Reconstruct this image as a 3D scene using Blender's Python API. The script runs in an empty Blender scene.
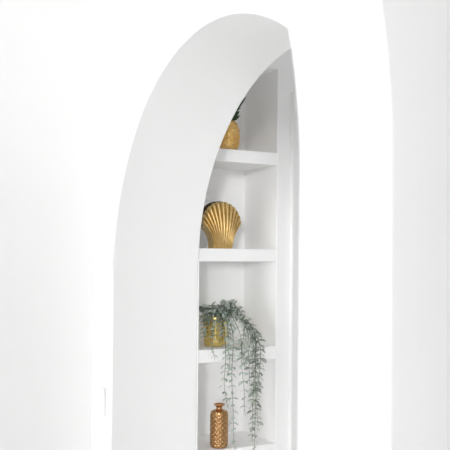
import bpy, bmesh, math, random
from mathutils import Vector, Matrix
PI = math.pi
sc = bpy.context.scene
col = sc.collection
rng = random.Random(7)

# ------------------------------------------------------------------ materials
def new_mat(name):
    m = bpy.data.materials.new(name); m.use_nodes = True
    nt = m.node_tree
    return m, nt, nt.nodes['Principled BSDF']

def plaster(name, colr, rough=.9, bump=.06):
    m, nt, p = new_mat(name)
    tc = nt.nodes.new('ShaderNodeTexCoord')
    nz = nt.nodes.new('ShaderNodeTexNoise'); nz.inputs['Scale'].default_value = 35; nz.inputs['Detail'].default_value = 5
    big = nt.nodes.new('ShaderNodeTexNoise'); big.inputs['Scale'].default_value = 1.7
    nt.links.new(tc.outputs['Object'], nz.inputs['Vector']); nt.links.new(tc.outputs['Object'], big.inputs['Vector'])
    rp = nt.nodes.new('ShaderNodeMixRGB')
    rp.inputs[1].default_value = (*colr, 1); rp.inputs[2].default_value = (colr[0]*.985, colr[1]*.985, colr[2]*.985, 1)
    nt.links.new(big.outputs['Fac'], rp.inputs[0]); nt.links.new(rp.outputs[0], p.inputs['Base Color'])
    b = nt.nodes.new('ShaderNodeBump'); b.inputs['Strength'].default_value = bump; b.inputs['Distance'].default_value = .004
    nt.links.new(nz.outputs['Fac'], b.inputs['Height']); nt.links.new(b.outputs['Normal'], p.inputs['Normal'])
    p.inputs['Roughness'].default_value = rough
    return m

def metal(name, c1, c2, rough, scale=40, bump=.1, metallic=1.0):
    m, nt, p = new_mat(name)
    tc = nt.nodes.new('ShaderNodeTexCoord')
    nz = nt.nodes.new('ShaderNodeTexNoise'); nz.inputs['Scale'].default_value = scale; nz.inputs['Detail'].default_value = 4
    nt.links.new(tc.outputs['Object'], nz.inputs['Vector'])
    rp = nt.nodes.new('ShaderNodeValToRGB')
    rp.color_ramp.elements[0].position = .35; rp.color_ramp.elements[0].color = (*c1, 1)
    rp.color_ramp.elements[1].position = .65; rp.color_ramp.elements[1].color = (*c2, 1)
    nt.links.new(nz.outputs['Fac'], rp.inputs['Fac']); nt.links.new(rp.outputs['Color'], p.inputs['Base Color'])
    b = nt.nodes.new('ShaderNodeBump'); b.inputs['Strength'].default_value = bump; b.inputs['Distance'].default_value = .002
    nt.links.new(nz.outputs['Fac'], b.inputs['Height']); nt.links.new(b.outputs['Normal'], p.inputs['Normal'])
    p.inputs['Metallic'].default_value = metallic; p.inputs['Roughness'].default_value = rough
    return m

def leafmat(name, cols, rough=.55):
    m, nt, p = new_mat(name)
    g = nt.nodes.new('ShaderNodeNewGeometry')
    rp = nt.nodes.new('ShaderNodeValToRGB')
    els = rp.color_ramp.elements
    els[0].color = (*cols[0], 1); els[1].color = (*cols[-1], 1)
    for i, c in enumerate(cols[1:-1]):
        e = els.new((i+1)/(len(cols)-1)); e.color = (*c, 1)
    nt.links.new(g.outputs['Random Per Island'], rp.inputs['Fac'])
    nt.links.new(rp.outputs['Color'], p.inputs['Base Color'])
    p.inputs['Roughness'].default_value = rough
    return m

M_WALL  = plaster('white_plaster', (.955, .955, .955))
M_ARCH  = M_WALL
M_SHELF = plaster('white_paint', (.955, .955, .955), .6, .02)
M_TRIM  = plaster('white_gloss_paint', (.955, .955, .955), .4, .01)
M_CEIL  = plaster('white_ceiling', (.95, .95, .95))
M_FLOOR = plaster('pale_floor', (.88, .88, .875), .5, .02)
M_PLAST = plaster('white_plastic', (.955, .955, .955), .35, 0)
M_GOLD  = metal('antique_gold', (.66, .475, .20), (.79, .595, .285), .38, 60, .06)
M_BACK  = metal('shell_back_dark_reflection', (.035, .018, .009), (.06, .03, .014), .5, 60, .1)  # shell back: a dark reflection put into the base colour
M_POT   = metal('bright_gold', (.84, .62, .20), (.93, .73, .29), .2, 25, .15)
M_COP   = metal('copper_gold', (.42, .225, .095), (.58, .35, .165), .22, 90, .03)
M_NECK  = metal('copper_rose', (.50, .25, .11), (.60, .33, .16), .28, 90, .05)
M_PINE  = metal('hammered_gold', (.74, .43, .13), (.93, .63, .26), .24, 30, .25)
M_GREEN = leafmat('dark_green', [(.012, .05, .012), (.03, .10, .02)], .4)
M_LEAF  = leafmat('eucalyptus_leaf', [(.20, .235, .195), (.36, .405, .35), (.48, .525, .465), (.58, .61, .55)])
M_LEAFP = leafmat('eucalyptus_pale', [(.33, .39, .34), (.45, .52, .46), (.52, .60, .58)])
M_STEM  = leafmat('stem_green', [(.10, .12, .08), (.14, .16, .11)], .7)
M_SOIL  = plaster('soil', (.05, .035, .025), 1, .5)

# ------------------------------------------------------------------ helpers
def link(name, bm, mats, parent=None, smooth=None, loc=None):
    me = bpy.data.meshes.new(name); bm.normal_update(); bm.to_mesh(me); bm.free()
    for m in (mats if isinstance(mats, (list, tuple)) else [mats]): me.materials.append(m)
    o = bpy.data.objects.new(name, me); col.objects.link(o)
    if smooth is not None:
        for p in me.polygons: p.use_smooth = True
        me.set_sharp_from_angle(angle=math.radians(smooth))
    if parent: o.parent = parent
    if loc: o.location = loc
    return o
def struct(o, label, cat):
    o['kind'] = 'structure'; o['label'] = label; o['category'] = cat; return o
def thing(name, label, cat, loc, group=None, rz=0):
    o = bpy.data.objects.new(name, None); o.empty_display_size = .05
    col.objects.link(o); o.location = loc; o.rotation_euler.z = rz
    o['label'] = label; o['category'] = cat
    if group: o['group'] = group
    return o
def box(bm, x0, x1, y0, y1, z0, z1):
    v = [bm.verts.new((x, y, z)) for x in (x0, x1) for y in (y0, y1) for z in (z0, z1)]
    for f in ((0,1,3,2),(4,6,7,5),(0,4,5,1),(2,3,7,6),(0,2,6,4),(1,5,7,3)): bm.faces.new([v[i] for i in f])
def bevel(o, w, seg=3, ang=40):
    m = o.modifiers.new('bevel', 'BEVEL'); m.width = w; m.segments = seg; m.limit_method = 'ANGLE'; m.angle_limit = math.radians(ang); m.harden_normals = True
def lathe(bm, prof, n, disp=None, mat=0, cap_bottom=True, cap_top=False):
    rows = []
    for (r, z) in prof:
        row = []
        for k in range(n):
            a = 2*PI*k/n
            rr = r + (disp(a, z) if disp else 0)
            row.append(bm.verts.new((rr*math.cos(a), rr*math.sin(a), z)))
        rows.append(row)
    for i in range(len(rows)-1):
        for k in range(n):
            f = bm.faces.new((rows[i][k], rows[i][(k+1) % n], rows[i+1][(k+1) % n], rows[i+1][k])); f.material_index = mat
    if cap_bottom: bm.faces.new(rows[0][::-1])
    if cap_top: bm.faces.new(rows[-1])
    return rows
def arch_wall(length0, length1, height, a0, a1, spring, thick, n=72):
    """wall in the XZ plane, y from 0 to thick, with a round-headed opening a0..a1 down to the floor"""
    bm = bmesh.new()
    c = (a0+a1)/2; r = (a1-a0)/2
    def col_pts(y):
        lo = [(a0, 0)] + [(c - r*math.cos(PI*k/n), spring + r*math.sin(PI*k/n)) for k in range(n+1)] + [(a1, 0)]
        return lo, [bm.verts.new((x, y, z)) for x, z in lo]
    loA, A = col_pts(0); loB, B = col_pts(thick)
    tops = {}
    def top(y, x):
        k = (y, round(x, 5))
        if k not in tops: tops[k] = bm.verts.new((x, y, height))
        return tops[k]
    for y, lo, V, flip in ((0, loA, A, False), (thick, loB, B, True)):
        bl = bm.verts.new((length0, y, 0)); br = bm.verts.new((length1, y, 0))
        tl = bm.verts.new((length0, y, height)); tr = bm.verts.new((length1, y, height))
        def face(vs): bm.faces.new(vs[::-1] if flip else vs)
        face([bl, V[0], V[1], top(y, a0), tl])
        face([V[-1], br, tr, top(y, a1), V[-2]])
        for k in range(1, len(V)-2):
            face([V[k], V[k+1], top(y, lo[k+1][0]), top(y, lo[k][0])])
        if y == 0: F = (bl, br, tl, tr)
        else: G = (bl, br, tl, tr)
    for k in range(len(A)-1): bm.faces.new((A[k], B[k], B[k+1], A[k+1]))
    bm.faces.new((F[0], F[2], G[2], G[0])); bm.faces.new((F[1], G[1], G[3], F[3]))
    bmesh.ops.recalc_face_normals(bm, faces=bm.faces)
    return bm

# ------------------------------------------------------------------ the setting
H = 3.25
W_ARCH, SPRING, T = 1.628, 1.5076, .382
XN0, XN1 = 1.826, 2.076            # the nearer arched wall
YW = -3.3                          # window side of the hall
XC, YB, XB = 4.7, 3.6, 3.6

o = link('wall_middle', arch_wall(-.24, XC, H, 0, W_ARCH, SPRING, T), M_ARCH, smooth=30)
struct(o, 'bright white plaster wall with the tall round-headed arch in front of the shelves', 'wall'); bevel(o, .006)

bm = arch_wall(-3.3, 0, H, -.347-2.4, -.347, 1.75, XN1-XN0)
# local x runs along world Y, local y along -X
bmesh.ops.transform(bm, matrix=Matrix(((0,-1,0,XN1),(1,0,0,0),(0,0,1,0),(0,0,0,1))), verts=bm.verts)
bmesh.ops.recalc_face_normals(bm, faces=bm.faces)
o = link('wall_front', bm, M_WALL, smooth=30)
struct(o, 'nearest pale wall at the right edge with the rounded side of a wider arch', 'wall'); bevel(o, .003)

bm = bmesh.new(); box(bm, -.44, -.2405, YW, T, 0, H)
struct(link('wall_left', bm, M_WALL), 'plain white end wall left of the arch, meeting it at a corner', 'wall')

def window_wall(name, label, along, a0, a1, c0, c1, wa0, wa1, wz0, wz1):
    """wall with a rectangular window hole; along='x' or 'y'; c0..c1 is the thickness span"""
    bm = bmesh.new()
    for (p, q, z0, z1) in ((a0, wa0, 0, H), (wa1, a1, 0, H), (wa0, wa1, 0, wz0), (wa0, wa1, wz1, H)):
        if along == 'x': box(bm, p, q, c0, c1, z0, z1)
        else: box(bm, c0, c1, p, q, z0, z1)
    return struct(link(name, bm, M_WALL), label, 'wall')
def window_frame(name, label, along, c, wa0, wa1, wz0, wz1):
    bm = bmesh.new(); t = .05
    for (p, q, z0, z1) in ((wa0, wa0+t, wz0, wz1), (wa1-t, wa1, wz0, wz1), (wa0+t, wa1-t, wz0, wz0+t), (wa0+t, wa1-t, wz1-t, wz1), ((wa0+wa1)/2-.02, (wa0+wa1)/2+.02, wz0+t, wz1-t)):
        if along == 'x': box(bm, p, q, c-.03, c+.03, z0, z1)
        else: box(bm, c-.03, c+.03, p, q, z0, z1)
    return struct(link(name, bm, M_TRIM), label, 'window')
bm = bmesh.new()
hw = (.3, 1.75, .35, 2.9); cw = (2.2, 3.3, .5, 2.9)
for (p, q, z0, z1) in ((-.44, hw[0], 0, H), (hw[1], cw[0], 0, H), (cw[1], XC, 0, H), (hw[0], hw[1], 0, hw[2]), (hw[0], hw[1], hw[3], H), (cw[0], cw[1], 0, cw[2]), (cw[0], cw[1], cw[3], H)):
    box(bm, p, q, YW-.2, YW-.0005, z0, z1)
struct(link('wall_right', bm, M_WALL), 'white side wall with two tall unseen windows facing the arch', 'wall')
window_frame('window_1', 'tall white framed window lighting the hall between the arches', 'x', YW-.1, *hw)
window_frame('window_2', 'unseen white framed window added to light the nearest room', 'x', YW-.1, *cw)  # unseen window, added and set to keep its light off the nearer wall
bw = (.42, 1.75, .4, 2.95)  # unseen opening, placed to light the alcove from the front
window_wall('wall_far', 'white side wall of the room beyond the arch with an added window', 'y', T, YB, XB, XB+.2, *bw)
window_frame('window_3', 'unseen wide white framed window added to light the alcove beyond the arch', 'y', XB+.1, *bw)
nw = (-3.15, -1.95, .4, 3.15)  # unseen opening, placed so the sun passes through to the alcove
window_wall('wall_rear', 'white wall with an added window behind the viewer', 'y', YW, 0, XC, XC+.2, *nw)
window_frame('window_4', 'unseen white framed window added behind the viewer to let sun in', 'y', XC+.1, *nw)
bm = bmesh.new(); box(bm, -.44, XB+.2, YB, YB+.2, 0, H)
struct(link('wall_back', bm, M_WALL), 'white back wall of the room beyond the arch', 'wall')
bm = bmesh.new(); box(bm, -.6, XC+.2, YW-.2, YB+.2, -.2, 0)
struct(link('floor', bm, M_FLOOR), 'pale floor running through the arches', 'floor')
bm = bmesh.new(); box(bm, -.6, XC+.2, YW-.2, YB+.2, H, H+.2)
struct(link('ceiling', bm, M_CEIL), 'flat white ceiling', 'ceiling')

# wall with the shelf alcove, beyond the arch, flush with the left side of the arch
NY0, NY1, NZ0, NZ1, ND = T+.006, .7726, .27, 2.425, .285
bm = bmesh.new()
ys = [T, NY0, NY1, YB]; zs = [0, NZ0, NZ1, H]
g = [[bm.verts.new((0, y, z)) for z in zs] for y in ys]
for i in range(3):
    for j in range(3):
        if (i, j) != (1, 1): bm.faces.new((g[i][j], g[i+1][j], g[i+1][j+1], g[i][j+1]))
b = {}
for i in (1, 2):
    for j in (1, 2): b[i, j] = bm.verts.new((-ND, ys[i], zs[j]))
bm.faces.new((b[1,1], b[2,1], b[2,2], b[1,2]))
for (p, q) in (((1,1),(2,1)), ((2,1),(2,2)), ((2,2),(1,2)), ((1,2),(1,1))):
    bm.faces.new((g[p[0]][p[1]], b[p], b[q], g[q[0]][q[1]]))
bb = [bm.verts.new((-.44, y, z)) for y, z in ((T, 0), (YB, 0), (YB, H), (T, H))]
bm.faces.new(bb[::-1])
rim = [[g[0][0], g[1][0], g[2][0], g[3][0]], [g[3][0], g[3][1], g[3][2], g[3][3]], [g[3][3], g[2][3], g[1][3], g[0][3]], [g[0][3], g[0][2], g[0][1], g[0][0]]]
for k in range(4): bm.faces.new(rim[k] + [bb[(k+1) % 4], bb[k]])
bmesh.ops.recalc_face_normals(bm, faces=bm.faces)
o = link('wall_beyond', bm, M_WALL, smooth=30)
struct(o, 'white wall beyond the arch with a tall narrow shelf alcove sunk into it', 'wall'); bevel(o, .007)

# door casing beside the alcove and its panelled door
bm = bmesh.new()
dy0, dy1, dz = .842, 1.80, 2.325
box(bm, .0005, .026, dy0, dy0+.09, 0, dz); box(bm, .0005, .026, dy1-.09, dy1, 0, dz); box(bm, .0005, .026, dy0+.09, dy1-.09, dz-.09, dz)
o = struct(link('trim_1', bm, M_TRIM), 'white casing standing proud of the wall right of the shelf alcove', 'door casing'); bevel(o, .002, 2)
door = link('door_1', (lambda m: (box(m, .0005, .012, dy0+.091, dy1-.091, .005, dz-.091), m)[1])(bmesh.new()), M_TRIM)
struct(door, 'white panelled door inside the casing beyond the arch', 'door')
for z0, z1 in ((.2, 1.0), (1.15, 2.1)):
    bm = bmesh.new()
    for (p, q, r, s) in ((dy0+.2, dy1-.2, z0, z0+.03), (dy0+.2, dy1-.2, z1-.03, z1), (dy0+.2, dy0+.23, z0+.03, z1-.03), (dy1-.23, dy1-.2, z0+.03, z1-.03)): box(bm, .012, .018, p, q, r, s)
    link('door_panel', bm, M_TRIM, door)

# ------------------------------------------------------------------ alcove shelves
SH = [2.050, 1.6188, 1.1874, .7560]; ST = .056
LBL = ['white alcove shelf holding the gold pineapple, topmost', 'white alcove shelf under the gold scallop shell', 'white alcove shelf under the gold potted eucalyptus', 'white alcove shelf under the copper bottle vase, lowest in view']
for z, l in zip(SH, LBL):
    bm = bmesh.new(); box(bm, -ND+.0005, -.0015, NY0-.001, NY1+.001, z-ST, z)
    o = link('alcove_shelf', bm, M_SHELF); bevel(o, .003, 2)
    o['label'] = l; o['category'] = 'shelf'; o['group'] = 'white shelves built into the alcove'

# ------------------------------------------------------------------ light switch
sw = thing('light_switch', 'white light switch plate on the bright wall just left of the arch', 'light switch', (-.101, -.0003, .99))
bm = bmesh.new(); box(bm, -.039, .039, -.012, -.005, -.06, .06); bevel(link('wall_plate', bm, M_PLAST, sw), .0015, 2)
bm = bmesh.new(); box(bm, -.033, .033, -.0051, 0, -.054, .054); link('backing_box', bm, M_PLAST, sw)
bm = bmesh.new(); box(bm, -.016, .016, -.0145, -.0122, -.032, .032); bevel(link('rocker', bm, M_PLAST, sw), .0015, 2)

# ------------------------------------------------------------------ gold pineapple
pine = thing('pineapple_ornament', 'hammered gold pineapple ornament with dark green leaves on the top shelf', 'ornament', (-.085, .566, SH[0]+.0005))
prof = []
for i in range(61):
    z = .140*i/60
    t = i/60
    r = .0535*(max(0, 1-((t-.45)/.585)**2)**.34)
    prof.append((max(r, .004), z))
def pd(a, z):
    s = min(1, z/.02)*min(1, max(0, (.14-z)/.02))
    return .0028*s*max(0, math.cos(7*a)*math.cos(z*PI/.0155))**.6
bm = bmesh.new(); lathe(bm, prof, 112, pd, cap_top=True)
link('body', bm, M_PINE, pine, smooth=60)
def blade(bm, base, dirv, length, width, droop, n=6, fold=.25, roll=0.0):
    """leaf blade: oval outline, centre fold and droop along its length"""
    d = Vector(dirv).normalized(); side = d.cross(Vector((0,0,1)))
    if side.length < .05: side = d.cross(Vector((1,0,0)))
    side.normalize(); up = side.cross(d).normalized()
    if roll:
        R = Matrix.Rotation(roll, 3, d); side = R @ side; up = R @ up
    prev = None
    for i in range(n+1):
        t = i/n
        w = width*.5*math.sin(PI*min(1, (t*.94+.03)))**.8
        c = Vector(base) + d*(length*t) + up*(-droop*length*t*t)
        l = bm.verts.new(c + side*w + up*(fold*w)); m = bm.verts.new(c); r = bm.verts.new(c - side*w + up*(fold*w))
        if prev:
            bm.faces.new((prev[0], prev[1], m, l)); bm.faces.new((prev[1], prev[2], r, m))
        prev = (l, m, r)
def thick_leaf(o, t):
    m = o.modifiers.new('solid', 'SOLIDIFY'); m.thickness = t; m.offset = 0
spec = []
for ring_, (nl, tilt, ln) in enumerate(((7, 52, .055), (6, 34, .075), (4, 12, .11))):
    for k in range(nl):
        spec.append((2*PI*k/nl + ring_*.45 + .3, math.radians(tilt), ln, .015, 0, .137))
# leaves leaning along the alcove, their flat faces turned to the room
spec += [(PI/2, math.radians(50), .068, .019, 1.2, .141), (PI/2+.1, math.radians(63), .062, .018, 1.25, .135),
         (PI/2, math.radians(36.5), .148, .010, 1.2, .137)]
for a, tl, ln, wd, rl, z0 in spec:
    bm = bmesh.new()
    d = (math.cos(a)*math.sin(tl), math.sin(a)*math.sin(tl), math.cos(tl))
    blade(bm, (math.cos(a)*.006, math.sin(a)*.006, z0), d, ln, wd, .18 if not rl else .0, roll=rl)
    o = link('crown_leaf', bm, M_GREEN, pine, smooth=80); thick_leaf(o, .0018)

# ------------------------------------------------------------------ gold scallop shell
sh = thing('scallop_shell', 'gold ribbed scallop shell ornament standing on its hinge on the second shelf', 'ornament', (-.105, .549, SH[1]+.0005), rz=math.radians(-3))
NR = 13; PER = 10; NJ = NR*PER; NT = 40
def shell_pt(s, t, scale=1.0):
    base = .0475*s
    ph = s*PI/2*1.02
    rib = abs(math.cos(NR*PI*s/2))**.6          # rounded ridges, sharp grooves
    k = 1 + .022*(rib-.5)*min(1, t*1.2)
    Rl = .0945*math.sin(ph)*k; Rz = .110 + .098*math.cos(ph)*k
    g = t**(1+1.25*abs(s)**1.5)
    lat = base + (Rl-base)*g
    z = Rz*(t**(1+.0*abs(s)))
    return lat*scale, z, rib
bm = bmesh.new(); rows = []
for i in range(NT+1):
    t = i/NT; row = []
    for j in range(NJ+1):
        s = -1 + 2*j/NJ
        lat, z, rib = shell_pt(s, t)
        dome = .012 + .022*math.sin(PI*min(1, .12+.88*t)**.9)*(1-.55*s*s)
        if t > .93: dome -= .010*((t-.93)/.07)**2
        x = dome + .0125*(rib-.7)*(.15+.85*min(1, t*1.15))
        row.append(bm.verts.new((x, lat, z)))
    rows.append(row)
for i in range(NT):
    for j in range(NJ): bm.faces.new((rows[i][j], rows[i][j+1], rows[i+1][j+1], rows[i+1][j]))
# outline loop, carried back to give the front its thickness
loop = [rows[i][0] for i in range(NT, -1, -1)] + rows[0][1:-1] + [rows[i][-1] for i in range(NT+1)] + rows[NT][-2:0:-1]
bk = [bm.verts.new((-.034, v.co.y, v.co.z)) for v in loop]
n = len(loop)
for k in range(n): bm.faces.new((loop[k], bk[k], bk[(k+1) % n], loop[(k+1) % n]))
bm.faces.new(bk)
bmesh.ops.recalc_face_normals(bm, faces=bm.faces)
link('ribbed_face', bm, M_GOLD, sh, smooth=50)
pts = []
N2 = 90
for i in range(NT, -1, -1): pts.append(shell_pt(-1, i/NT)[:2])
for i in range(1, NT+1): pts.append(shell_pt(1, i/NT)[:2])
for j in range(1, N2):
    s = 1-2*j/N2; ph = s*PI/2*1.02; pts.append((.0945*math.sin(ph), .110+.098*math.cos(ph)))
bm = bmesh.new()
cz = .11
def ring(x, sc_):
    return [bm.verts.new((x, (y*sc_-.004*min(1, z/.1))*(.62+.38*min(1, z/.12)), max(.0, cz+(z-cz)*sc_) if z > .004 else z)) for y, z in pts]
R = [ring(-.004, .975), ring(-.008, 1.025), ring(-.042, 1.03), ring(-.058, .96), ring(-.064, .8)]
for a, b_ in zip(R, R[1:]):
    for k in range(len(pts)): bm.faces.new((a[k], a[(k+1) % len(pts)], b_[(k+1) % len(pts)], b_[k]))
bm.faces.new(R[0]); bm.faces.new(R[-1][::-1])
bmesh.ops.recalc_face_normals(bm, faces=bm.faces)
o = link('back', bm, M_BACK, sh, smooth=40); o['label'] = 'back of the shell, dark reflection put into its colour'

# ------------------------------------------------------------------ potted eucalyptus
PX, PY, PZ = -.125, .535, SH[2]+.0005
pl = thing('potted_eucalyptus', 'shiny gold pot of trailing grey-green eucalyptus spilling over the third shelf', 'potted plant', (PX, PY, PZ))
bm = bmesh.new()
hp = .135
prof = [(.046, 0), (.050, .003), (.0525, .02), (.0545, .06), (.0555, .10), (.056, hp-.004), (.0555, hp), (.0535, hp), (.0525, hp-.004), (.052, hp-.02)]
lathe(bm, prof, 64)
link('pot', bm, M_POT, pl, smooth=40)
bm = bmesh.new(); lathe(bm, [(.0515, hp-.03), (.0515, hp-.016), (.03, hp-.008)], 32, cap_top=True)
link('soil', bm, M_SOIL, pl, smooth=60)

def tube(bm, pts, r0, r1, n=6):
    rows = []
    for i, p in enumerate(pts):
        p = Vector(p); q = Vector(pts[min(i+1, len(pts)-1)]) - Vector(pts[max(i-1, 0)])
        q.normalize(); a = q.orthogonal().normalized()
        if i and abs(a.dot(la)) < .98: a = (la - q*la.dot(q)).normalized()
        la = a; b_ = q.cross(a)
        r = r0 + (r1-r0)*i/(len(pts)-1)
        rows.append([bm.verts.new(p + a*(r*math.cos(2*PI*k/n)) + b_*(r*math.sin(2*PI*k/n))) for k in range(n)])
    for u, v in zip(rows, rows[1:]):
        for k in range(n): f = bm.faces.new((u[k], u[(k+1) % n], v[(k+1) % n], v[k])); f.material_index = 1
    f = bm.faces.new(rows[-1]); f.material_index = 1
def spline(ctrl, step):
    P = [Vector(c) for c in ctrl]; P = [2*P[0]-P[1]] + P + [2*P[-1]-P[-2]]
    dense = []
    for i in range(1, len(P)-2):
        for k in range(24):
            t = k/24
            dense.append(.5*((2*P[i]) + (P[i+1]-P[i-1])*t + (2*P[i-1]-5*P[i]+4*P[i+1]-P[i+2])*t*t + (3*P[i]-P[i-1]-3*P[i+1]+P[i+2])*t**3))
    dense.append(P[-2]); out = [dense[0]]; acc = 0
    for a, b_ in zip(dense, dense[1:]):
        acc += (b_-a).length
        if acc >= step: out.append(b_); acc = 0
    return out
LIM = lambda p: p
def strand(ctrl, seed, leaf=(.028, .038), mat=M_LEAF, first=0, node=.0185, dens=1.0):
    r = random.Random(seed); org = Vector((PX, PY, PZ))
    pts = [p-org for p in spline(ctrl, node/4)]
    bm = bmesh.new(); tube(bm, pts, .0016, .0008)
    turn = r.random()*PI; q = 0
    for i in range(4+first, len(pts)-1, 4):
        q += 1
        if r.random() > dens: continue
        d = (pts[i+1]-pts[i-1]).normalized()
        side = d.cross(Vector((.3, .2, 1)) if abs(d.z) < .8 else Vector((1, .1, 0))).normalized(); fwd = side.cross(d)
        hang = abs(d.z) > .75
        # leaf pairs, each pair turned from the last
        ang = (PI/2+.55 if hang else 0) + (q % 2)*PI/2*.75 + r.uniform(-.3, .3) + turn*.15
        ln = r.uniform(*leaf)*(1 - .25*i/len(pts))
        for sgn in (0, PI):
            out = side*math.cos(ang+sgn) + fwd*math.sin(ang+sgn)
            dv = out + d*r.uniform(.05, .5)
            l2 = ln*r.uniform(.8, 1.15)
            # keep leaves out of the shelf slab
            tip = pts[i] + org + dv.normalized()*l2
            if tip.x < .004 and any(z-ST-.012 < tip.z < z+.004 for z in SH): continue
            if pts[i].x + PX < 0 and any(z-ST-.004 < (pts[i].z+org.z) < z+.004 for z in SH): continue
            blade(bm, pts[i], dv, l2, l2*r.uniform(.5, .68), r.uniform(.1, .5), n=5, fold=r.uniform(.05, .3), roll=r.uniform(-.7, .7))
    # tip leaf
    d = (pts[-1]-pts[-2]).normalized(); blade(bm, pts[-1], d + Vector((.3, .1, 0)), leaf[0]*.7, leaf[0]*.3, .1)
    o = link('trailing_stem', bm, [mat, M_STEM], pl, smooth=80)
    return o
def hang(start, over, drop, seed, **k):
    """start in the pot, over the lip, then down the front to z=drop; over=(x, y, z) where it clears the shelf edge"""
    sx, sy, sz = start; ox, oy, oz = over
    ctrl = [(PX+sx, PY+sy, PZ+hp-.015), (PX+sx*1.6+.012, PY+sy*1.8, PZ+hp+sz), ((PX+sx*1.6+ox)/2+.012, (PY+sy+oy)/2, (PZ+hp+sz+oz)/2+.022), (ox, oy, oz)]
    ex, ey, ez = drop
    m = 3
    for i in range(1, m+1):
        t = i/m; ctrl.append((ox+(ex-ox)*t + .006*math.sin(seed*1.7+i*2.1), oy+(ey-oy)*t+.006*math.sin(seed+i*1.9), oz+(ez-oz)*t))
    return strand(ctrl, seed, **k)
hang((.02, -.005, .02), (.030, .500, 1.215), (.030, .505, .955), 1)
hang((.025, .01, .025), (.035, .535, 1.235), (.032, .541, .765), 2, leaf=(.024, .034), mat=M_LEAFP)
hang((.02, .015, .03), (.040, .570, 1.24), (.038, .592, .915), 3, mat=M_LEAFP)
hang((.02, .02, .035), (.030, .608, 1.265), (.034, .618, 1.04), 4)
hang((.015, .025, .04), (.030, .634, 1.245), (.030, .640, .93), 5, leaf=(.024, .036))
hang((.015, .03, .045), (.034, .640, 1.255), (.030, .655, .745), 6)
hang((.01, .035, .05), (.028, .668, 1.215), (.028, .667, .86), 7)
hang((.015, .03, .05), (.026, .650, 1.24), (.033, .636, .80), 12)
hang((.005, .03, .04), (.020, .600, 1.30), (.050, .575, 1.12), 8)
hang((.02, -.02, .02), (.022, .440, 1.225), (.022, .447, 1.150), 9, leaf=(.018, .026))
hang((.03, .0, .02), (.012, .525, 1.245), (.022, .520, 1.08), 10, leaf=(.02, .03), mat=M_LEAFP)
hang((.02, .02, .05), (-.01, .60, 1.335), (.040, .650, 1.17), 11, leaf=(.02, .03))

# bushy top: short sprigs fanning out of the pot, one part each
for k in range(22):
    r = random.Random(100+k)
    a = 2*PI*k/22*2.0 + r.uniform(-.2, .2)
    ca, sa = math.cos(a), math.sin(a)
    reach = r.uniform(.035, .072); lift = r.uniform(.006, .036) + .026*(.5+.5*sa)*r.random()
    p0 = Vector((.02*ca, .02*sa, hp-.015)); p1 = Vector((.6*reach*ca, .6*reach*sa, hp+lift)); p2 = Vector((reach*ca*1.15, reach*sa*1.15, hp+lift*1.0-.004))
    if k % 3 == 0: p2.z -= .03
    pts = [p0.lerp(p1, t).lerp(p1.lerp(p2, t), t) for t in [i/9 for i in range(10)]]
    bm = bmesh.new(); tube(bm, pts, .0015, .0007)
    for i in range(3, 10):
        for s in (1, -1):
            d = (pts[min(i+1, 9)]-pts[i-1]).normalized()
            sd = d.cross(Vector((r.uniform(-.6, .6), r.uniform(-.6, .6), 1))).normalized()*s
            dv = sd + d*.5 + Vector((0, 0, r.uniform(-.5, .5)))
            ln = r.uniform(.022, .033)
            blade(bm, pts[i], dv, ln, ln*r.uniform(.6, .85), r.uniform(-.1, .4), n=5, fold=r.uniform(.05, .35))
    link('sprig', bm, [M_LEAF if k % 2 else M_LEAFP, M_STEM], pl, smooth=80)
# round leaves hanging down the front of the pot
for k, (a, dz) in enumerate(((-1.0, .10), (-.45, .085), (-.05, .11), (.35, .09), (.8, .10), (-.75, .05), (.15, .045))):
    r = random.Random(300+k); aa = a - .35
    ca, sa = math.cos(aa), math.sin(aa)
    pts = []
    for i in range(9):
        t = i/8
        rad = .03 + .036*min(1, t*2.2)
        z = hp + .016*math.sin(min(1, t*2.2)*PI*.75) - (dz*max(0, t-.3)/.7)
        pts.append(Vector((rad*ca, rad*sa, z)))
    bm = bmesh.new(); tube(bm, pts, .0012, .0007)
    for i in range(3, 9):
        for s in (1, -1):
            tang = Vector((-sa, ca, 0))*s
            dv = tang*1.0 + Vector((ca*.35, sa*.35, r.uniform(-.5, .25)))
            ln = r.uniform(.016, .023)
            # face outwards: tilt the blade by drooping it
            blade(bm, pts[i] + Vector((ca, sa, 0))*.002, dv + Vector((0, 0, -.3)), ln, ln*r.uniform(.75, .95), r.uniform(0, .3), n=5, fold=.15)
    link('sprig', bm, [M_LEAFP, M_STEM], pl, smooth=80)

# ------------------------------------------------------------------ copper bottle vase
vs = thing('bottle_vase', 'copper gold hobnail bottle vase with a narrow flared neck on the lowest shelf', 'vase', (-.052, .518, SH[3]+.0005))
bh = .156; br = .0375
prof = [(.031, 0), (.0355, .002), (br, .006)] + [(br, .006 + (bh-.012)*i/110) for i in range(1, 111)] + [(br-.001, bh-.003), (br-.004, bh), (br-.012, bh+.004), (.0145, bh+.007)]
def vd(a, z):
    s = min(1, max(0, (z-.006)/.006))*min(1, max(0, (bh-.008-z)/.006))
    return .0030*s*max(0, math.cos(12*a)*math.cos((z-.01)*PI/.0098))**.7
bm = bmesh.new(); lathe(bm, prof, 224, vd)
link('body', bm, M_COP, vs, smooth=70)
bm = bmesh.new()
lathe(bm, [(.0145, bh+.0072), (.0125, bh+.012), (.012, bh+.016), (.0145, bh+.020), (.021, bh+.0245), (.0245, bh+.0265), (.0250, bh+.0295), (.0240, bh+.0310), (.0205, bh+.0305), (.014, bh+.026), (.0095, bh+.019), (.009, bh+.010)], 48, cap_bottom=False)
o = link('neck', bm, M_NECK, vs, smooth=60)

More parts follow.
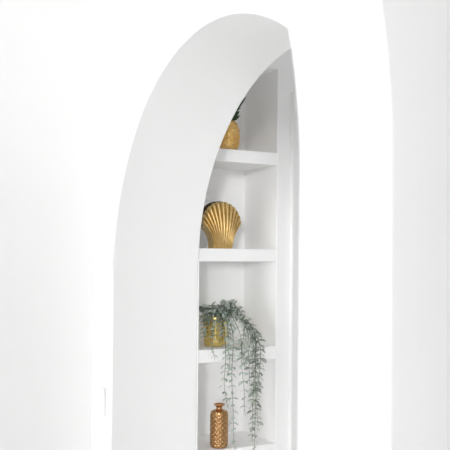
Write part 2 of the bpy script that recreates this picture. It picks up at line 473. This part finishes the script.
# ------------------------------------------------------------------ daylight
SAZ, SEL = math.radians(34), math.radians(5)
w = bpy.data.worlds.new('World'); sc.world = w; w.use_nodes = True
w.node_tree.nodes['Background'].inputs['Color'].default_value = (.97, .985, 1, 1)
w.node_tree.nodes['Background'].inputs['Strength'].default_value = .08
def daylight(name, loc, rot, sx, sy, power, colr=(1, 1, 1)):
    L = bpy.data.lights.new(name, 'AREA'); L.shape = 'RECTANGLE'; L.size = sx; L.size_y = sy; L.energy = power; L.color = colr
    o = bpy.data.objects.new(name, L); col.objects.link(o); o.location = loc; o.rotation_euler = rot
    return o
daylight('unseen_window_light', ((hw[0]+hw[1])/2, YW-.22, (hw[2]+hw[3])/2), (PI/2, 0, 0), hw[1]-hw[0], hw[3]-hw[2], 44)
daylight('unseen_window_light', ((cw[0]+cw[1])/2, YW-.22, (cw[2]+cw[3])/2), (PI/2, 0, 0), cw[1]-cw[0], cw[3]-cw[2], 3.5)  # lamp added at the unseen window of the nearest room
daylight('unseen_window_light', (XB+.22, (bw[0]+bw[1])/2, (bw[2]+bw[3])/2), (0, PI/2, 0), bw[3]-bw[2], bw[1]-bw[0], 8.8)  # lamp added at the unseen opening to brighten the alcove
daylight('unseen_window_light', (XC+.22, (nw[0]+nw[1])/2, (nw[2]+nw[3])/2), (0, PI/2, 0), nw[3]-nw[2], nw[1]-nw[0], 1)  # weak lamp added at the unseen rear opening

sun = bpy.data.lights.new('added_low_sun', 'SUN'); sun.energy = 1.0; sun.angle = math.radians(7)  # sun added and aimed through the rear opening to brighten the alcove
so = bpy.data.objects.new('added_low_sun', sun); col.objects.link(so); so.location = (9, -5, 3)
so.rotation_euler = Vector((-math.cos(SAZ)*math.cos(SEL), math.sin(SAZ)*math.cos(SEL), -math.sin(SEL))).to_track_quat('-Z', 'Y').to_euler()

# ------------------------------------------------------------------ camera
th, pit, roll, F = .50435, .01838, .00942, 799.918
cam = bpy.data.cameras.new('camera'); co = bpy.data.objects.new('camera', cam); col.objects.link(co)
fw = Vector((-math.cos(th)*math.cos(pit), math.sin(th)*math.cos(pit), math.sin(pit)))
rt = Vector((math.sin(th), math.cos(th), 0)); up = rt.cross(fw)
rt2 = rt*math.cos(roll) + up*math.sin(roll); up2 = up*math.cos(roll) - rt*math.sin(roll)
Mx = Matrix((rt2, up2, -fw)).transposed().to_4x4(); Mx.translation = (3.01727, -1.15557, 1.6)
co.matrix_world = Mx
cam.sensor_width = 36; cam.lens = F*36/450
cam.shift_y = 13.17/450; cam.clip_start = .02
cam.dof.use_dof = True; cam.dof.focus_distance = 3.45; cam.dof.aperture_fstop = 5.6
sc.camera = co
sc.view_settings.view_transform = 'Standard'; sc.view_settings.look = 'None'
sc.view_settings.exposure = .13; sc.view_settings.gamma = 1; sc.view_settings.use_curve_mapping = False
sc.cycles.diffuse_bounces = 12; sc.cycles.max_bounces = 16
